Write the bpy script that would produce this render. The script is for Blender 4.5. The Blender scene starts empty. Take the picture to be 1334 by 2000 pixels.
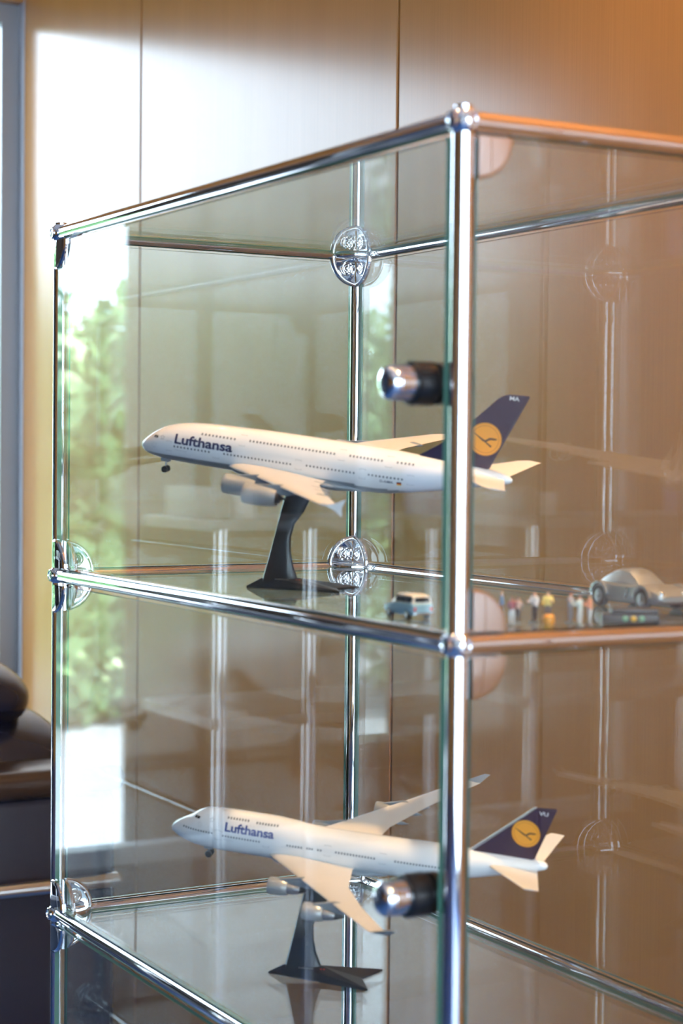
import bpy, bmesh, math, random
import numpy as np
from mathutils import Vector, Matrix
random.seed(7)
SC = bpy.context.scene
C = SC.collection
PI = math.pi

# ------------------------------------------------------------------ camera
CAM = Vector((-0.67277, -1.03179, 1.20770))
YAW, PITCH, ROLL = 1.057033, -0.0317515, 0.0098746
fw = Vector((math.cos(YAW)*math.cos(PITCH), math.sin(YAW)*math.cos(PITCH), math.sin(PITCH)))
rt = fw.cross(Vector((0, 0, 1))).normalized(); up = rt.cross(fw)
rt2 = rt*math.cos(ROLL) + up*math.sin(ROLL); up2 = up*math.cos(ROLL) - rt*math.sin(ROLL)
cd = bpy.data.cameras.new('camera'); cam = bpy.data.objects.new('camera', cd); C.objects.link(cam)
cam.matrix_world = Matrix(((rt2.x, up2.x, -fw.x, CAM.x), (rt2.y, up2.y, -fw.y, CAM.y), (rt2.z, up2.z, -fw.z, CAM.z), (0, 0, 0, 1)))
cd.sensor_fit = 'VERTICAL'; cd.sensor_height = 36; cd.lens = 3578.07/2000*36
cd.clip_start = 0.05; cd.clip_end = 300
cd.dof.use_dof = True; cd.dof.focus_distance = 2.02; cd.dof.aperture_fstop = 6.4
SC.camera = cam

# ------------------------------------------------------------------ world, sun, exposure
w = bpy.data.worlds.new('sky'); SC.world = w; w.use_nodes = True
bg = w.node_tree.nodes['Background']; bg.inputs[0].default_value = (0.66, 0.82, 1.0, 1); bg.inputs[1].default_value = 9.5
sl = bpy.data.lights.new('sun', 'SUN'); so = bpy.data.objects.new('sun', sl); C.objects.link(so)
sl.energy = 22.0; sl.angle = 0.02; sl.color = (1, 0.95, 0.87)
so.rotation_euler = Vector((0.8, 0.15, -1.0)).to_track_quat('-Z', 'Y').to_euler()
vs = SC.view_settings
vs.view_transform = 'Standard'; vs.look = 'None'; vs.gamma = 1; vs.use_curve_mapping = False; vs.exposure = 0.22
SC.cycles.transparent_max_bounces = 40; SC.cycles.max_bounces = 14; SC.cycles.glossy_bounces = 10
SC.cycles.transmission_bounces = 10; SC.cycles.caustics_reflective = False; SC.cycles.caustics_refractive = False
SC.cycles.sample_clamp_indirect = 6

# ------------------------------------------------------------------ materials
MATS = {}
def mat(name, col, rough=0.5, metal=0.0, coat=0.0, spec=0.5, emit=None, es=0, noise=None, bump=None):
    m = bpy.data.materials.new(name); m.use_nodes = True; nt = m.node_tree; b = nt.nodes['Principled BSDF']
    b.inputs['Base Color'].default_value = (*col, 1); b.inputs['Roughness'].default_value = rough
    b.inputs['Metallic'].default_value = metal; b.inputs['Coat Weight'].default_value = coat
    b.inputs['Specular IOR Level'].default_value = spec
    if emit: b.inputs['Emission Color'].default_value = (*emit, 1); b.inputs['Emission Strength'].default_value = es
    tc = nt.nodes.new('ShaderNodeTexCoord')
    if noise:
        sc, amt, stretch = noise
        mp = nt.nodes.new('ShaderNodeMapping'); mp.inputs['Scale'].default_value = stretch
        n = nt.nodes.new('ShaderNodeTexNoise'); n.inputs['Scale'].default_value = sc; n.inputs['Detail'].default_value = 6
        mx = nt.nodes.new('ShaderNodeMix'); mx.data_type = 'RGBA'
        mx.inputs[6].default_value = (*[c*(1-amt) for c in col], 1); mx.inputs[7].default_value = (*[min(1, c*(1+amt)) for c in col], 1)
        nt.links.new(tc.outputs['Object'], mp.inputs[0]); nt.links.new(mp.outputs[0], n.inputs[0])
        nt.links.new(n.outputs[0], mx.inputs[0]); nt.links.new(mx.outputs[2], b.inputs['Base Color'])
    if bump:
        sc, st = bump
        n = nt.nodes.new('ShaderNodeTexNoise'); n.inputs['Scale'].default_value = sc; n.inputs['Detail'].default_value = 4
        bp = nt.nodes.new('ShaderNodeBump'); bp.inputs['Strength'].default_value = st; bp.inputs['Distance'].default_value = 0.002
        nt.links.new(tc.outputs['Object'], n.inputs[0]); nt.links.new(n.outputs[0], bp.inputs['Height']); nt.links.new(bp.outputs[0], b.inputs['Normal'])
    MATS[name] = m; return m

def glass_mat(name, tint):
    m = bpy.data.materials.new(name); m.use_nodes = True; nt = m.node_tree; nt.nodes.clear()
    o = nt.nodes.new('ShaderNodeOutputMaterial'); g = nt.nodes.new('ShaderNodeNewGeometry')
    ma = nt.nodes.new('ShaderNodeMath'); ma.operation = 'MULTIPLY_ADD'; ma.inputs[1].default_value = 1/1.52-1.52; ma.inputs[2].default_value = 1.52
    fr = nt.nodes.new('ShaderNodeFresnel'); t = nt.nodes.new('ShaderNodeBsdfTransparent'); gl = nt.nodes.new('ShaderNodeBsdfGlossy')
    mx = nt.nodes.new('ShaderNodeMixShader')
    t.inputs[0].default_value = (*tint, 1); gl.inputs['Roughness'].default_value = 0.0; gl.inputs[0].default_value = (1, 1, 1, 1)
    nt.links.new(g.outputs['Backfacing'], ma.inputs[0]); nt.links.new(ma.outputs[0], fr.inputs['IOR'])
    nt.links.new(fr.outputs[0], mx.inputs[0]); nt.links.new(t.outputs[0], mx.inputs[1]); nt.links.new(gl.outputs[0], mx.inputs[2])
    nt.links.new(mx.outputs[0], o.inputs[0]); MATS[name] = m; return m
glass_mat('glass', (0.975, 0.987, 0.978)); glass_mat('window_glass', (0.97, 0.98, 0.975))

def wood_mat(name, col, rough):
    m = bpy.data.materials.new(name); m.use_nodes = True; nt = m.node_tree; b = nt.nodes['Principled BSDF']
    tc = nt.nodes.new('ShaderNodeTexCoord')
    def nz(stretch, sc, det):
        mp = nt.nodes.new('ShaderNodeMapping'); mp.inputs['Scale'].default_value = stretch
        n = nt.nodes.new('ShaderNodeTexNoise'); n.inputs['Scale'].default_value = sc; n.inputs['Detail'].default_value = det
        nt.links.new(tc.outputs['Object'], mp.inputs[0]); nt.links.new(mp.outputs[0], n.inputs[0]); return n
    fine = nz((1, 1, 0.012), 420, 3); broad = nz((1, 1, 0.05), 14, 4)
    m1 = nt.nodes.new('ShaderNodeMix'); m1.data_type = 'RGBA'
    m1.inputs[6].default_value = (*[c*0.90 for c in col], 1); m1.inputs[7].default_value = (*[c*1.10 for c in col], 1)
    nt.links.new(fine.outputs[0], m1.inputs[0])
    m2 = nt.nodes.new('ShaderNodeMix'); m2.data_type = 'RGBA'; m2.blend_type = 'MULTIPLY'; m2.inputs[0].default_value = 0.35
    cr = nt.nodes.new('ShaderNodeValToRGB'); cr.color_ramp.elements[0].position = 0.3; cr.color_ramp.elements[0].color = (0.75, 0.7, 0.66, 1)
    cr.color_ramp.elements[1].position = 0.7; cr.color_ramp.elements[1].color = (1, 1, 1, 1)
    nt.links.new(broad.outputs[0], cr.inputs[0]); nt.links.new(m1.outputs[2], m2.inputs[6]); nt.links.new(cr.outputs[0], m2.inputs[7])
    nt.links.new(m2.outputs[2], b.inputs['Base Color'])
    b.inputs['Roughness'].default_value = rough
    bp = nt.nodes.new('ShaderNodeBump'); bp.inputs['Strength'].default_value = 0.05; bp.inputs['Distance'].default_value = 0.001
    nt.links.new(fine.outputs[0], bp.inputs['Height']); nt.links.new(bp.outputs[0], b.inputs['Normal'])
    MATS[name] = m; return m
wood_mat('wood', (0.48, 0.22, 0.062), 0.2)
mat('dark_screen', (0.014, 0.010, 0.008), 0.7, spec=0.1)
mat('seam', (0.10, 0.05, 0.025), 0.6)
mat('chrome', (0.88, 0.88, 0.89), 0.03, 1.0)
mat('chrome_soft', (0.75, 0.75, 0.76), 0.12, 1.0)
mat('hole', (0.05, 0.05, 0.055), 0.4, 0.5)
mat('glass_edge', (0.10, 0.27, 0.20), 0.12, 0, 0.5)
mat('carpet', (0.025, 0.085, 0.26), 0.3, bump=(300, 0.05), noise=(200, 0.2, (1, 1, 1)))
mat('navy', (0.03, 0.04, 0.07), 0.4)
mat('blue_wall', (0.030, 0.040, 0.065), 0.5, noise=(4, 0.05, (1, 1, 1)))
mat('ceiling', (0.74, 0.74, 0.74), 0.7, noise=(3, 0.03, (1, 1, 1)))
mat('plaster', (0.66, 0.62, 0.56), 0.6, noise=(4, 0.04, (1, 1, 1)))
mat('frame_grey', (0.35, 0.36, 0.38), 0.35, 0.3)
mat('frame_light', (0.55, 0.57, 0.62), 0.35)
mat('concrete', (0.36, 0.41, 0.47), 0.8, noise=(3, 0.1, (1, 1, 1)))
mat('bark', (0.12, 0.08, 0.05), 0.8, noise=(20, 0.3, (1, 1, 0.2)))
for i, cc in enumerate(((0.30, 0.46, 0.20), (0.38, 0.52, 0.26), (0.22, 0.40, 0.17))):
    mat('leaf%d' % i, cc, 0.45, noise=(2.5, 0.45, (1, 1, 1)))
mat('plane_white', (0.88, 0.88, 0.88), 0.22, 0, 0.6)
mat('plane_wing', (0.74, 0.70, 0.66), 0.3, 0, 0.3)
mat('plane_grey', (0.27, 0.30, 0.33), 0.3, 0, 0.4)
mat('nacelle', (0.42, 0.43, 0.43), 0.28, 0.3, 0.3)
mat('nozzle', (0.5, 0.5, 0.5), 0.25, 0.9)
mat('dark_metal', (0.06, 0.06, 0.065), 0.4, 0.4)
mat('fan_dark', (0.015, 0.015, 0.018), 0.4)
mat('fin_blue', (0.020, 0.014, 0.046), 0.38, 0, 0.0, 0.3)
mat('logo_orange', (0.90, 0.37, 0.03), 0.35)
mat('logo_dull', (0.62, 0.24, 0.02), 0.35)
mat('logo_bird', (0.10, 0.045, 0.02), 0.4)
mat('ink', (0.022, 0.026, 0.10), 0.35)
mat('ink_blue', (0.03, 0.055, 0.27), 0.35)
mat('ink_grey', (0.16, 0.17, 0.19), 0.4)
mat('line_grey', (0.50, 0.51, 0.52), 0.4)
mat('ink_white', (0.8, 0.8, 0.8), 0.4)
mat('flag_red', (0.7, 0.05, 0.03), 0.4); mat('flag_gold', (0.85, 0.5, 0.05), 0.4); mat('black', (0.012, 0.012, 0.014), 0.35)
mat('rubber', (0.015, 0.015, 0.016), 0.5)
mat('stand', (0.022, 0.026, 0.032), 0.32, 0, 0.2)
mat('lock_black', (0.008, 0.008, 0.009), 0.28)
mat('leather', (0.020, 0.022, 0.040), 0.27, 0, 0.3, bump=(120, 0.12))
mat('leather_edge_lit', (0.05, 0.03, 0.022), 0.3, 0, 0.2, bump=(120, 0.1))  # dark leather with the brown light on the arm tops painted in
mat('paint_blue', (0.34, 0.60, 0.72), 0.25, 0, 0.6); mat('paint_cream', (0.78, 0.74, 0.66), 0.25, 0, 0.6)
mat('car_glass', (0.012, 0.018, 0.03), 0.08, 0, 0.5)
mat('pewter', (0.42, 0.43, 0.42), 0.33, 0.75); mat('pewter_light', (0.62, 0.66, 0.66), 0.25, 0.8); mat('tyre_grey', (0.10, 0.105, 0.11), 0.45, 0.2)
mat('paint_white', (0.86, 0.86, 0.84), 0.25, 0, 0.5)
mat('lens_warm', (0.9, 0.8, 0.6), 0.4, emit=(1.0, 0.62, 0.3), es=60)
mat('lamp_white', (0.85, 0.85, 0.84), 0.4)
mat('shelf_white', (0.11, 0.11, 0.11), 0.35)
mat('box_black', (0.03, 0.022, 0.022), 0.35)
mat('base_grey', (0.22, 0.23, 0.20), 0.5)
mat('dot_green', (0.25, 0.5, 0.3), 0.4)
mat('folder_blue', (0.08, 0.12, 0.3), 0.5); mat('skin', (0.62, 0.36, 0.25), 0.5)

# ------------------------------------------------------------------ helpers
def obj(name, bm, m, parent=None, smooth=True, mats=None, recalc=True):
    if recalc: bmesh.ops.recalc_face_normals(bm, faces=bm.faces)
    me = bpy.data.meshes.new(name); bm.to_mesh(me); bm.free()
    for mm in (mats or [m]): me.materials.append(MATS[mm])
    if smooth:
        me.polygons.foreach_set('use_smooth', [True]*len(me.polygons))
        try: me.set_sharp_from_angle(angle=math.radians(38))
        except Exception: pass
    o = bpy.data.objects.new(name, me); C.objects.link(o)
    if parent:
        o.parent = parent
    return o
def empty(name, loc=(0, 0, 0), rotz=0):
    o = bpy.data.objects.new(name, None); C.objects.link(o); o.location = loc; o.rotation_euler = (0, 0, rotz)
    o.empty_display_size = 0.02
    return o
def tag(o, label=None, cat=None, group=None, kind=None):
    if label: o['label'] = label
    if cat: o['category'] = cat
    if group: o['group'] = group
    if kind: o['kind'] = kind
    return o
def struct(o):
    o['kind'] = 'structure'; return o
def box(bm, lo, hi, bev=0, seg=2, mi=0):
    r = bmesh.ops.create_cube(bm, size=1); vsx = r['verts']
    for v in vsx:
        v.co = Vector([lo[i] + (v.co[i]+0.5)*(hi[i]-lo[i]) for i in range(3)])
    fs = list({f for v in vsx for f in v.link_faces})
    for f in fs: f.material_index = mi
    if bev:
        es = list({e for v in vsx for e in v.link_edges})
        bmesh.ops.bevel(bm, geom=es, offset=bev, segments=seg, affect='EDGES', profile=0.5)
    return bm
def nbox(lo, hi, bev=0, seg=2):
    return box(bmesh.new(), lo, hi, bev, seg)
def frame_of(d):
    d = Vector(d).normalized(); a = Vector((0, 0, 1)) if abs(d.z) < 0.9 else Vector((1, 0, 0))
    x = d.cross(a).normalized(); return x, d.cross(x).normalized(), d
def lathe(bm, p0, d, prof, n=24, mi=0, cap=True):
    """prof: list of (dist along d, radius)"""
    x, y, z = frame_of(d); p0 = Vector(p0); rings = []
    for s, r in prof:
        if r < 1e-7: rings.append([bm.verts.new(p0+z*s)])
        else: rings.append([bm.verts.new(p0+z*s+x*(r*math.cos(2*PI*i/n))+y*(r*math.sin(2*PI*i/n))) for i in range(n)])
    for a, b in zip(rings, rings[1:]):
        for i in range(n):
            j = (i+1) % n
            if len(a) == 1 and len(b) == 1: continue
            if len(a) == 1: f = bm.faces.new((a[0], b[i], b[j]))
            elif len(b) == 1: f = bm.faces.new((a[i], a[j], b[0]))
            else: f = bm.faces.new((a[i], a[j], b[j], b[i]))
            f.material_index = mi
    if cap:
        for rg in (rings[0], rings[-1]):
            if len(rg) > 2:
                try: bm.faces.new(rg).material_index = mi
                except ValueError: pass
    return bm
def tube(bm, a, b, r, n=24, mi=0):
    a = Vector(a); b = Vector(b); return lathe(bm, a, b-a, [(0, r), ((b-a).length, r)], n, mi)
def sphere(bm, c, r, nu=28, nv=16, mi=0, sc=(1, 1, 1)):
    q = bmesh.ops.create_uvsphere(bm, u_segments=nu, v_segments=nv, radius=r)
    for v in q['verts']: v.co = Vector((v.co.x*sc[0], v.co.y*sc[1], v.co.z*sc[2]))+Vector(c)
    for f in {f for v in q['verts'] for f in v.link_faces}: f.material_index = mi
    return bm
def prism(bm, pts_a, pts_b, mi=0):
    a = [bm.verts.new(p) for p in pts_a]; b = [bm.verts.new(p) for p in pts_b]; n = len(a)
    bm.faces.new(a).material_index = mi; bm.faces.new(list(reversed(b))).material_index = mi
    for i in range(n):
        bm.faces.new((a[i], b[i], b[(i+1) % n], a[(i+1) % n])).material_index = mi
    return bm
def loft(bm, rings, closed=True, mi=0, caps=True):
    R = [[bm.verts.new(p) for p in r] for r in rings]
    for a, b in zip(R, R[1:]):
        n = len(a)
        for i in range(n if closed else n-1):
            j = (i+1) % n; bm.faces.new((a[i], a[j], b[j], b[i])).material_index = mi
    if caps:
        for r in (R[0], R[-1]):
            bm.faces.new(r).material_index = mi
    return R
def interp(xs, ys, x):
    """monotone cubic through (xs, ys)"""
    xs = np.asarray(xs, float); ys = np.asarray(ys, float)
    h = np.diff(xs); d = np.diff(ys)/h; m = np.zeros(len(xs)); m[0] = d[0]; m[-1] = d[-1]
    for i in range(1, len(xs)-1):
        m[i] = 0 if d[i-1]*d[i] <= 0 else 2*d[i-1]*d[i]/(d[i-1]+d[i])
    k = int(min(max(np.searchsorted(xs, x)-1, 0), len(h)-1)); t = (x-xs[k])/h[k]
    t = min(max(t, 0), 1)
    return ((2*t**3-3*t**2+1)*ys[k]+(t**3-2*t**2+t)*h[k]*m[k]+(-2*t**3+3*t**2)*ys[k+1]+(t**3-t**2)*h[k]*m[k+1])
def copy_tree(o, parent=None):
    c = o.copy(); C.objects.link(c)
    if parent: c.parent = parent
    for ch in list(o.children): copy_tree(ch, c)
    return c

# ------------------------------------------------------------------ room shell
XW = 0.55; YW = 2.41; YB = -3.6; XF = -5.2; ZC = 2.75; YE = -1.25; XR = 2.6
struct(obj('floor', nbox((XF-0.2, YB-0.2, -0.12), (XR+0.2, YW+0.2, 0)), 'carpet', smooth=False))
struct(obj('ceiling', nbox((XF-0.2, YB-0.2, ZC), (XR+0.2, YW+0.2, ZC+0.12)), 'ceiling', smooth=False))
# wood panelled wall behind the cabinet: backing + separate panels
wr = struct(obj('wall_right', nbox((XW+0.02, YE, 0), (XW+0.2, YW+0.1, ZC)), 'seam', smooth=False))
seams = [YW+0.05, 1.8347, 0.9989, 0.163, -0.673, YE]
for a, b in zip(seams[1:], seams[:-1]):
    p = obj('wood_panel', nbox((XW, a+0.0030, 0.003), (XW+0.0225, b-0.0030, ZC-0.003), 0.0012, 2), 'wood', wr, smooth=False)
er = struct(obj('wall_return', nbox((XW+0.0, YE-0.02, 0), (XR+0.2, YE, ZC)), 'wood', smooth=False))
struct(obj('wall_far_right', nbox((XR, YB-0.2, 0), (XR+0.2, YE-0.02, ZC)), 'plaster', smooth=False))
# wall with the tall window at the end of the panelled wall
WX0, WX1, WZ0, WZ1 = -1.40, 0.5485, 0.36, 2.08
wl = struct(obj('wall_left', nbox((XF-0.2, YW, 0), (WX0, YW+0.12, ZC)), 'blue_wall', smooth=False))
struct(obj('wall_left_pier', nbox((WX1, YW, 0), (XW, YW+0.12, ZC)), 'frame_light', smooth=False))
struct(obj('wall_left_sill', nbox((WX0, YW, 0), (WX1, YW+0.12, WZ0)), 'navy', smooth=False))
struct(obj('wall_left_head', nbox((WX0, YW, WZ1), (WX1, YW+0.12, ZC)), 'wood', smooth=False))
def window(name, lo, hi, axis, nmul, m='frame_grey'):
    """axis 1: pane in the XZ plane at y=lo[1]..hi[1]"""
    b = bmesh.new(); t = 0.035; y0, y1 = lo[1], hi[1]
    box(b, (lo[0], y0, lo[2]), (lo[0]+t, y1, hi[2])); box(b, (hi[0]-t, y0, lo[2]), (hi[0], y1, hi[2]))
    box(b, (lo[0]+t, y0, lo[2]), (hi[0]-t, y1, lo[2]+t)); box(b, (lo[0]+t, y0, hi[2]-t), (hi[0]-t, y1, hi[2]))
    o = struct(obj(name, b, m, smooth=False)); W = (hi[0]-lo[0])
    for i in range(nmul):
        a = lo[0]+W*i/nmul; c = lo[0]+W*(i+1)/nmul; ym = (y0+y1)/2
        if i: obj('mullion', nbox((a-0.02, y0, lo[2]+t), (a+0.02, y1, hi[2]-t)), m, o, smooth=False)
        obj('window_pane', nbox((a+(t if i == 0 else 0.02), ym-0.003, lo[2]+t), (c-(t if i == nmul-1 else 0.02), ym+0.003, hi[2]-t)), 'window_glass', o, smooth=False)
    return o
window('window_1', (WX0, YW+0.03, WZ0), (WX1, YW+0.08, WZ1), 1, 1, 'frame_grey')
struct(obj('added_reflection_screen', nbox((-4.6, 2.84, -0.1), (-0.97, 2.88, 3.2)), 'dark_screen', smooth=False))  # added dark screen outdoors, limits the window's reflection in the cabinet glass
# back wall (behind the camera) with a wide window
BX0, BX1, BZ0, BZ1 = -2.95, 1.3, 0.06, 2.40
struct(obj('wall_back', nbox((XF-0.2, YB-0.15, 0), (BX0, YB, ZC)), 'plaster', smooth=False))
struct(obj('wall_back_pier', nbox((BX1, YB-0.15, 0), (XR, YB, ZC)), 'plaster', smooth=False))
struct(obj('wall_back_sill', nbox((BX0, YB-0.15, 0), (BX1, YB, BZ0)), 'plaster', smooth=False))
struct(obj('wall_back_head', nbox((BX0, YB-0.15, BZ1), (BX1, YB, ZC)), 'plaster', smooth=False))
window('window_2', (BX0, YB-0.1, BZ0), (BX1, YB-0.04, BZ1), 1, 3)
struct(obj('wall_far_left', nbox((XF-0.2, YB, 0), (XF, YW, ZC)), 'wood', smooth=False))
struct(obj('ground', nbox((-45, YW+0.2, -0.2), (45, 40, -0.1)), 'concrete', smooth=False))
struct(obj('ground_back', nbox((-45, -45, -0.2), (45, YB-0.2, -0.1)), 'concrete', smooth=False))

# ------------------------------------------------------------------ display cabinet
TR, BR_, W_, D_, H_, TOP = 0.0076, 0.0108, 0.75, 0.35, 0.35, 1.43
LV = [TOP-H_*k for k in range(5)]
root = empty('display_cabinet', (0, 0, 0))
tag(root, 'tall glass display cabinet with chrome tube frame in front of wood wall', 'cabinet')
cor = {'N': (0, 0), 'L': (0, W_), 'B': (D_, W_), 'R': (D_, 0)}
outd = {'N': ((-1, 0, 0), (0, -1, 0)), 'L': ((-1, 0, 0), (0, 1, 0)), 'B': ((1, 0, 0), (0, 1, 0)), 'R': ((1, 0, 0), (0, -1, 0))}
def share(src, loc, parent, rot=None):
    c = src.copy(); C.objects.link(c); c.parent = parent; c.location = loc
    if rot: c.rotation_euler = rot
    return c
# posts and rails share meshes
def tube_mesh(name, length, axis):
    b = bmesh.new(); a = Vector(axis)
    lathe(b, a*0.006, a, [(0, TR), (length-0.012, TR)], 32)
    return obj(name, b, 'chrome', root)
post0 = tube_mesh('post', H_, (0, 0, -1)); railY0 = tube_mesh('rail', W_, (0, 1, 0)); railX0 = tube_mesh('rail', D_, (1, 0, 0))
first = {'p': True, 'y': True, 'x': True}
def put(src, key, loc):
    if first[key]: first[key] = False; src.location = loc; return src
    return share(src, loc, root)
for k, (x, y) in cor.items():
    for i in range(4): put(post0, 'p', (x, y, LV[i]))
for z in LV:
    put(railY0, 'y', (0, 0, z)); put(railY0, 'y', (D_, 0, z)); put(railX0, 'x', (0, 0, z)); put(railX0, 'x', (0, W_, z))
ballb = bmesh.new(); sphere(ballb, (0, 0, 0), BR_, 36, 20); ball0 = obj('ball_connector', ballb, 'chrome', root)
fb = True
capm = None
for k, (x, y) in cor.items():
    for zi, z in enumerate(LV):
        if fb: b_ = ball0; b_.location = (x, y, z); fb = False
        else: b_ = share(ball0, (x, y, z), root)
        for d in list(outd[k])+([(0, 0, 1)] if zi == 0 else []):
            if capm is None:
                cb = bmesh.new()
                lathe(cb, (0, 0, 0), (0, 0, 1), [(0.0085, 0.0062), (0.0104, 0.0062), (0.0109, 0.0056), (0.0109, 0.0044), (0.0098, 0.0040), (0.0098, 0.0)], 20, cap=False)
                capm = obj('cap', cb, 'chrome', b_); c = capm
                hb = None
            else:
                c = capm.copy(); C.objects.link(c); c.parent = b_
            c.rotation_euler = Vector(d).to_track_quat('Z', 'Y').to_euler()
    f = obj('levelling_foot', lathe(bmesh.new(), (x, y, LV[4]), (0, 0, -1), [(0.009, 0.005), (0.022, 0.005), (0.022, 0.012), (0.03, 0.012)], 20), 'chrome', root)
# glass panes : big faces glass, rim faces green
def pane(name, lo, hi, thin):
    b = nbox(lo, hi); b.faces.ensure_lookup_table()
    for f in b.faces:
        f.normal_update(); f.material_index = 0 if abs(f.normal[thin]) > 0.9 else 1
    return obj(name, b, None, root, smooth=False, mats=['glass', 'glass_edge'])
G = 0.0025; E_ = TR+0.0022
for i in range(4):
    z1, z0 = LV[i]-E_, LV[i+1]+E_
    pane('glass_panel', (-0.0045-G, 0.0095, z0), (-0.0045+G, W_-E_-0.001, z1), 0)
    pane('glass_panel', (D_-G, E_, z0), (D_+G, W_-E_, z1), 0)
    pane('glass_panel', (E_, -G, z0), (D_-E_, G, z1), 1)
    pane('glass_panel', (E_, W_-G, z0), (D_-E_, W_+G, z1), 1)
for z in LV:
    pane('glass_shelf', (E_, E_, z-G), (D_-E_, W_-E_, z+G), 2)
SH1, SH2 = LV[1]+G, LV[2]+G
# corner brackets: quarter discs on both glass faces + one under/over the shelf
def qdisc(bm, o, u, v, n, R, th, rim=True, mi=0):
    """quarter disc from axis u to axis v at origin o, thickness along n, rounded rim"""
    o, u, v, n = map(Vector, (o, u, v, n)); N = 18
    prof = [(R, 0), (R, th*0.55), (R-0.0010, th*0.9), (R-0.0022, th), (R-0.0036, th*0.95), (R-0.0048, th*0.55), (R-0.0062, th*0.45)] if rim else [(R, 0), (R, th*0.5), (R-0.0012, th*0.9), (R-0.0026, th)]
    tin = th*0.45 if rim else th
    rings = []
    for rr, h in prof:
        rings.append([bm.verts.new(o+u*(rr*math.cos(PI/2*i/N))+v*(rr*math.sin(PI/2*i/N))+n*h) for i in range(N+1)])
    for a, b in zip(rings, rings[1:]):
        for i in range(N): bm.faces.new((a[i], a[i+1], b[i+1], b[i])).material_index = mi
    c0 = bm.verts.new(o); c1 = bm.verts.new(o+n*tin)
    for i in range(N):
        bm.faces.new((c0, rings[0][i+1], rings[0][i])).material_index = mi
        bm.faces.new((c1, rings[-1][i], rings[-1][i+1])).material_index = mi
    for e, (i) in ((0, 0), (1, N)):
        bm.faces.new([c0]+[r[i] for r in rings]+[c1]).material_index = mi
    return bm
RB = 0.0365
def bracket(k, level, sgn):
    x, y = cor[k]; z = LV[level]
    sx = 1 if x == 0 else -1; sy = 1 if y == 0 else -1
    ux, uy, uz = Vector((sx, 0, 0)), Vector((0, sy, 0)), Vector((0, 0, sgn))
    o = Vector((x, y, z)); bm = bmesh.new(); th = 0.0048
    a = o+uy*(G+0.0004)+ux*TR*0.9+uz*TR*0.9           # plate on the short (X) pane
    qdisc(bm, o+uy*(G+0.0002)+ux*0.004+uz*0.004, ux, uz, uy, RB-0.004, th)
    if k != 'N':
        xo = (0.0022 if sx > 0 else G+0.0002)
        qdisc(bm, o+ux*xo*1.0+uy*0.004+uz*0.004-(ux*0.0 if sx < 0 else ux*0.0), uy, uz, ux, RB-0.004, th)
    qdisc(bm, o+uz*(G+0.0002)+ux*0.004+uy*0.004, ux, uy, uz, RB-0.008, th*0.8)
    if sy > 0: qdisc(bm, o-uy*(G+0.0002)+ux*(TR+0.0012)+uz*(TR+0.0012), ux, uz, -uy, RB-TR, 0.0030, rim=False)
    if k == 'L': qdisc(bm, o-ux*(0.0045+G+0.0002)+uy*(TR+0.0012)+uz*(TR+0.0012), uy, uz, -ux, RB-TR, 0.0036, rim=False)
    br = obj('corner_bracket', bm, 'chrome', root)
    def screw(c, n):
        b = bmesh.new()
        lathe(b, c, n, [(-0.001, 0.0078), (0.0012, 0.0078), (0.0022, 0.007), (0.0022, 0.0056), (0.0008, 0.005), (0.0008, 0.0036), (0.002, 0.0032), (0.002, 0.0014), (0.0006, 0.0012), (0.0006, 0)], 22, cap=False)
        obj('screw', b, 'chrome', br)
    screw(o+uy*(G+0.0002+th*0.45)+ux*0.0165+uz*0.0165, uy)
    if k != 'N': screw(o+ux*((0.0022 if sx > 0 else G)+th*0.45)+uy*0.0165+uz*0.0165, ux)
for k in cor:
    for lv in range(4):
        if lv > 0: bracket(k, lv, 1)
        bracket(k, lv, -1)
# knobs with lock on the long glass door beside the near post
for i in (0, 1, 2):
    zc = (LV[i]+LV[i+1])/2+0.001; yc = 0.0285; x0 = -0.0045-G
    b = bmesh.new(); lathe(b, (x0, yc, zc), (-1, 0, 0), [(0, 0.0152), (0.0148, 0.0152), (0.0160, 0.0142)], 32)
    lathe(b, (x0+2*G, yc, zc), (1, 0, 0), [(0, 0.0145), (0.005, 0.0145), (0.006, 0.0138)], 28)
    lk = obj('lock', b, 'lock_black', root)
    prof = [(0.0160, 0.0118), (0.0172, 0.0118)]
    for j in range(4):
        s = 0.0176+j*0.003; prof += [(s, 0.0122), (s+0.0012, 0.0122), (s+0.0016, 0.0114), (s+0.0026, 0.0114)]
    prof += [(0.0298, 0.0121), (0.0325, 0.0118), (0.0347, 0.0103), (0.0360, 0.0075), (0.0365, 0.004), (0.0366, 0)]
    b = bmesh.new(); lathe(b, (x0, yc, zc), (-1, 0, 0), prof, 32, cap=False); obj('knob', b, 'chrome', lk)

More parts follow.
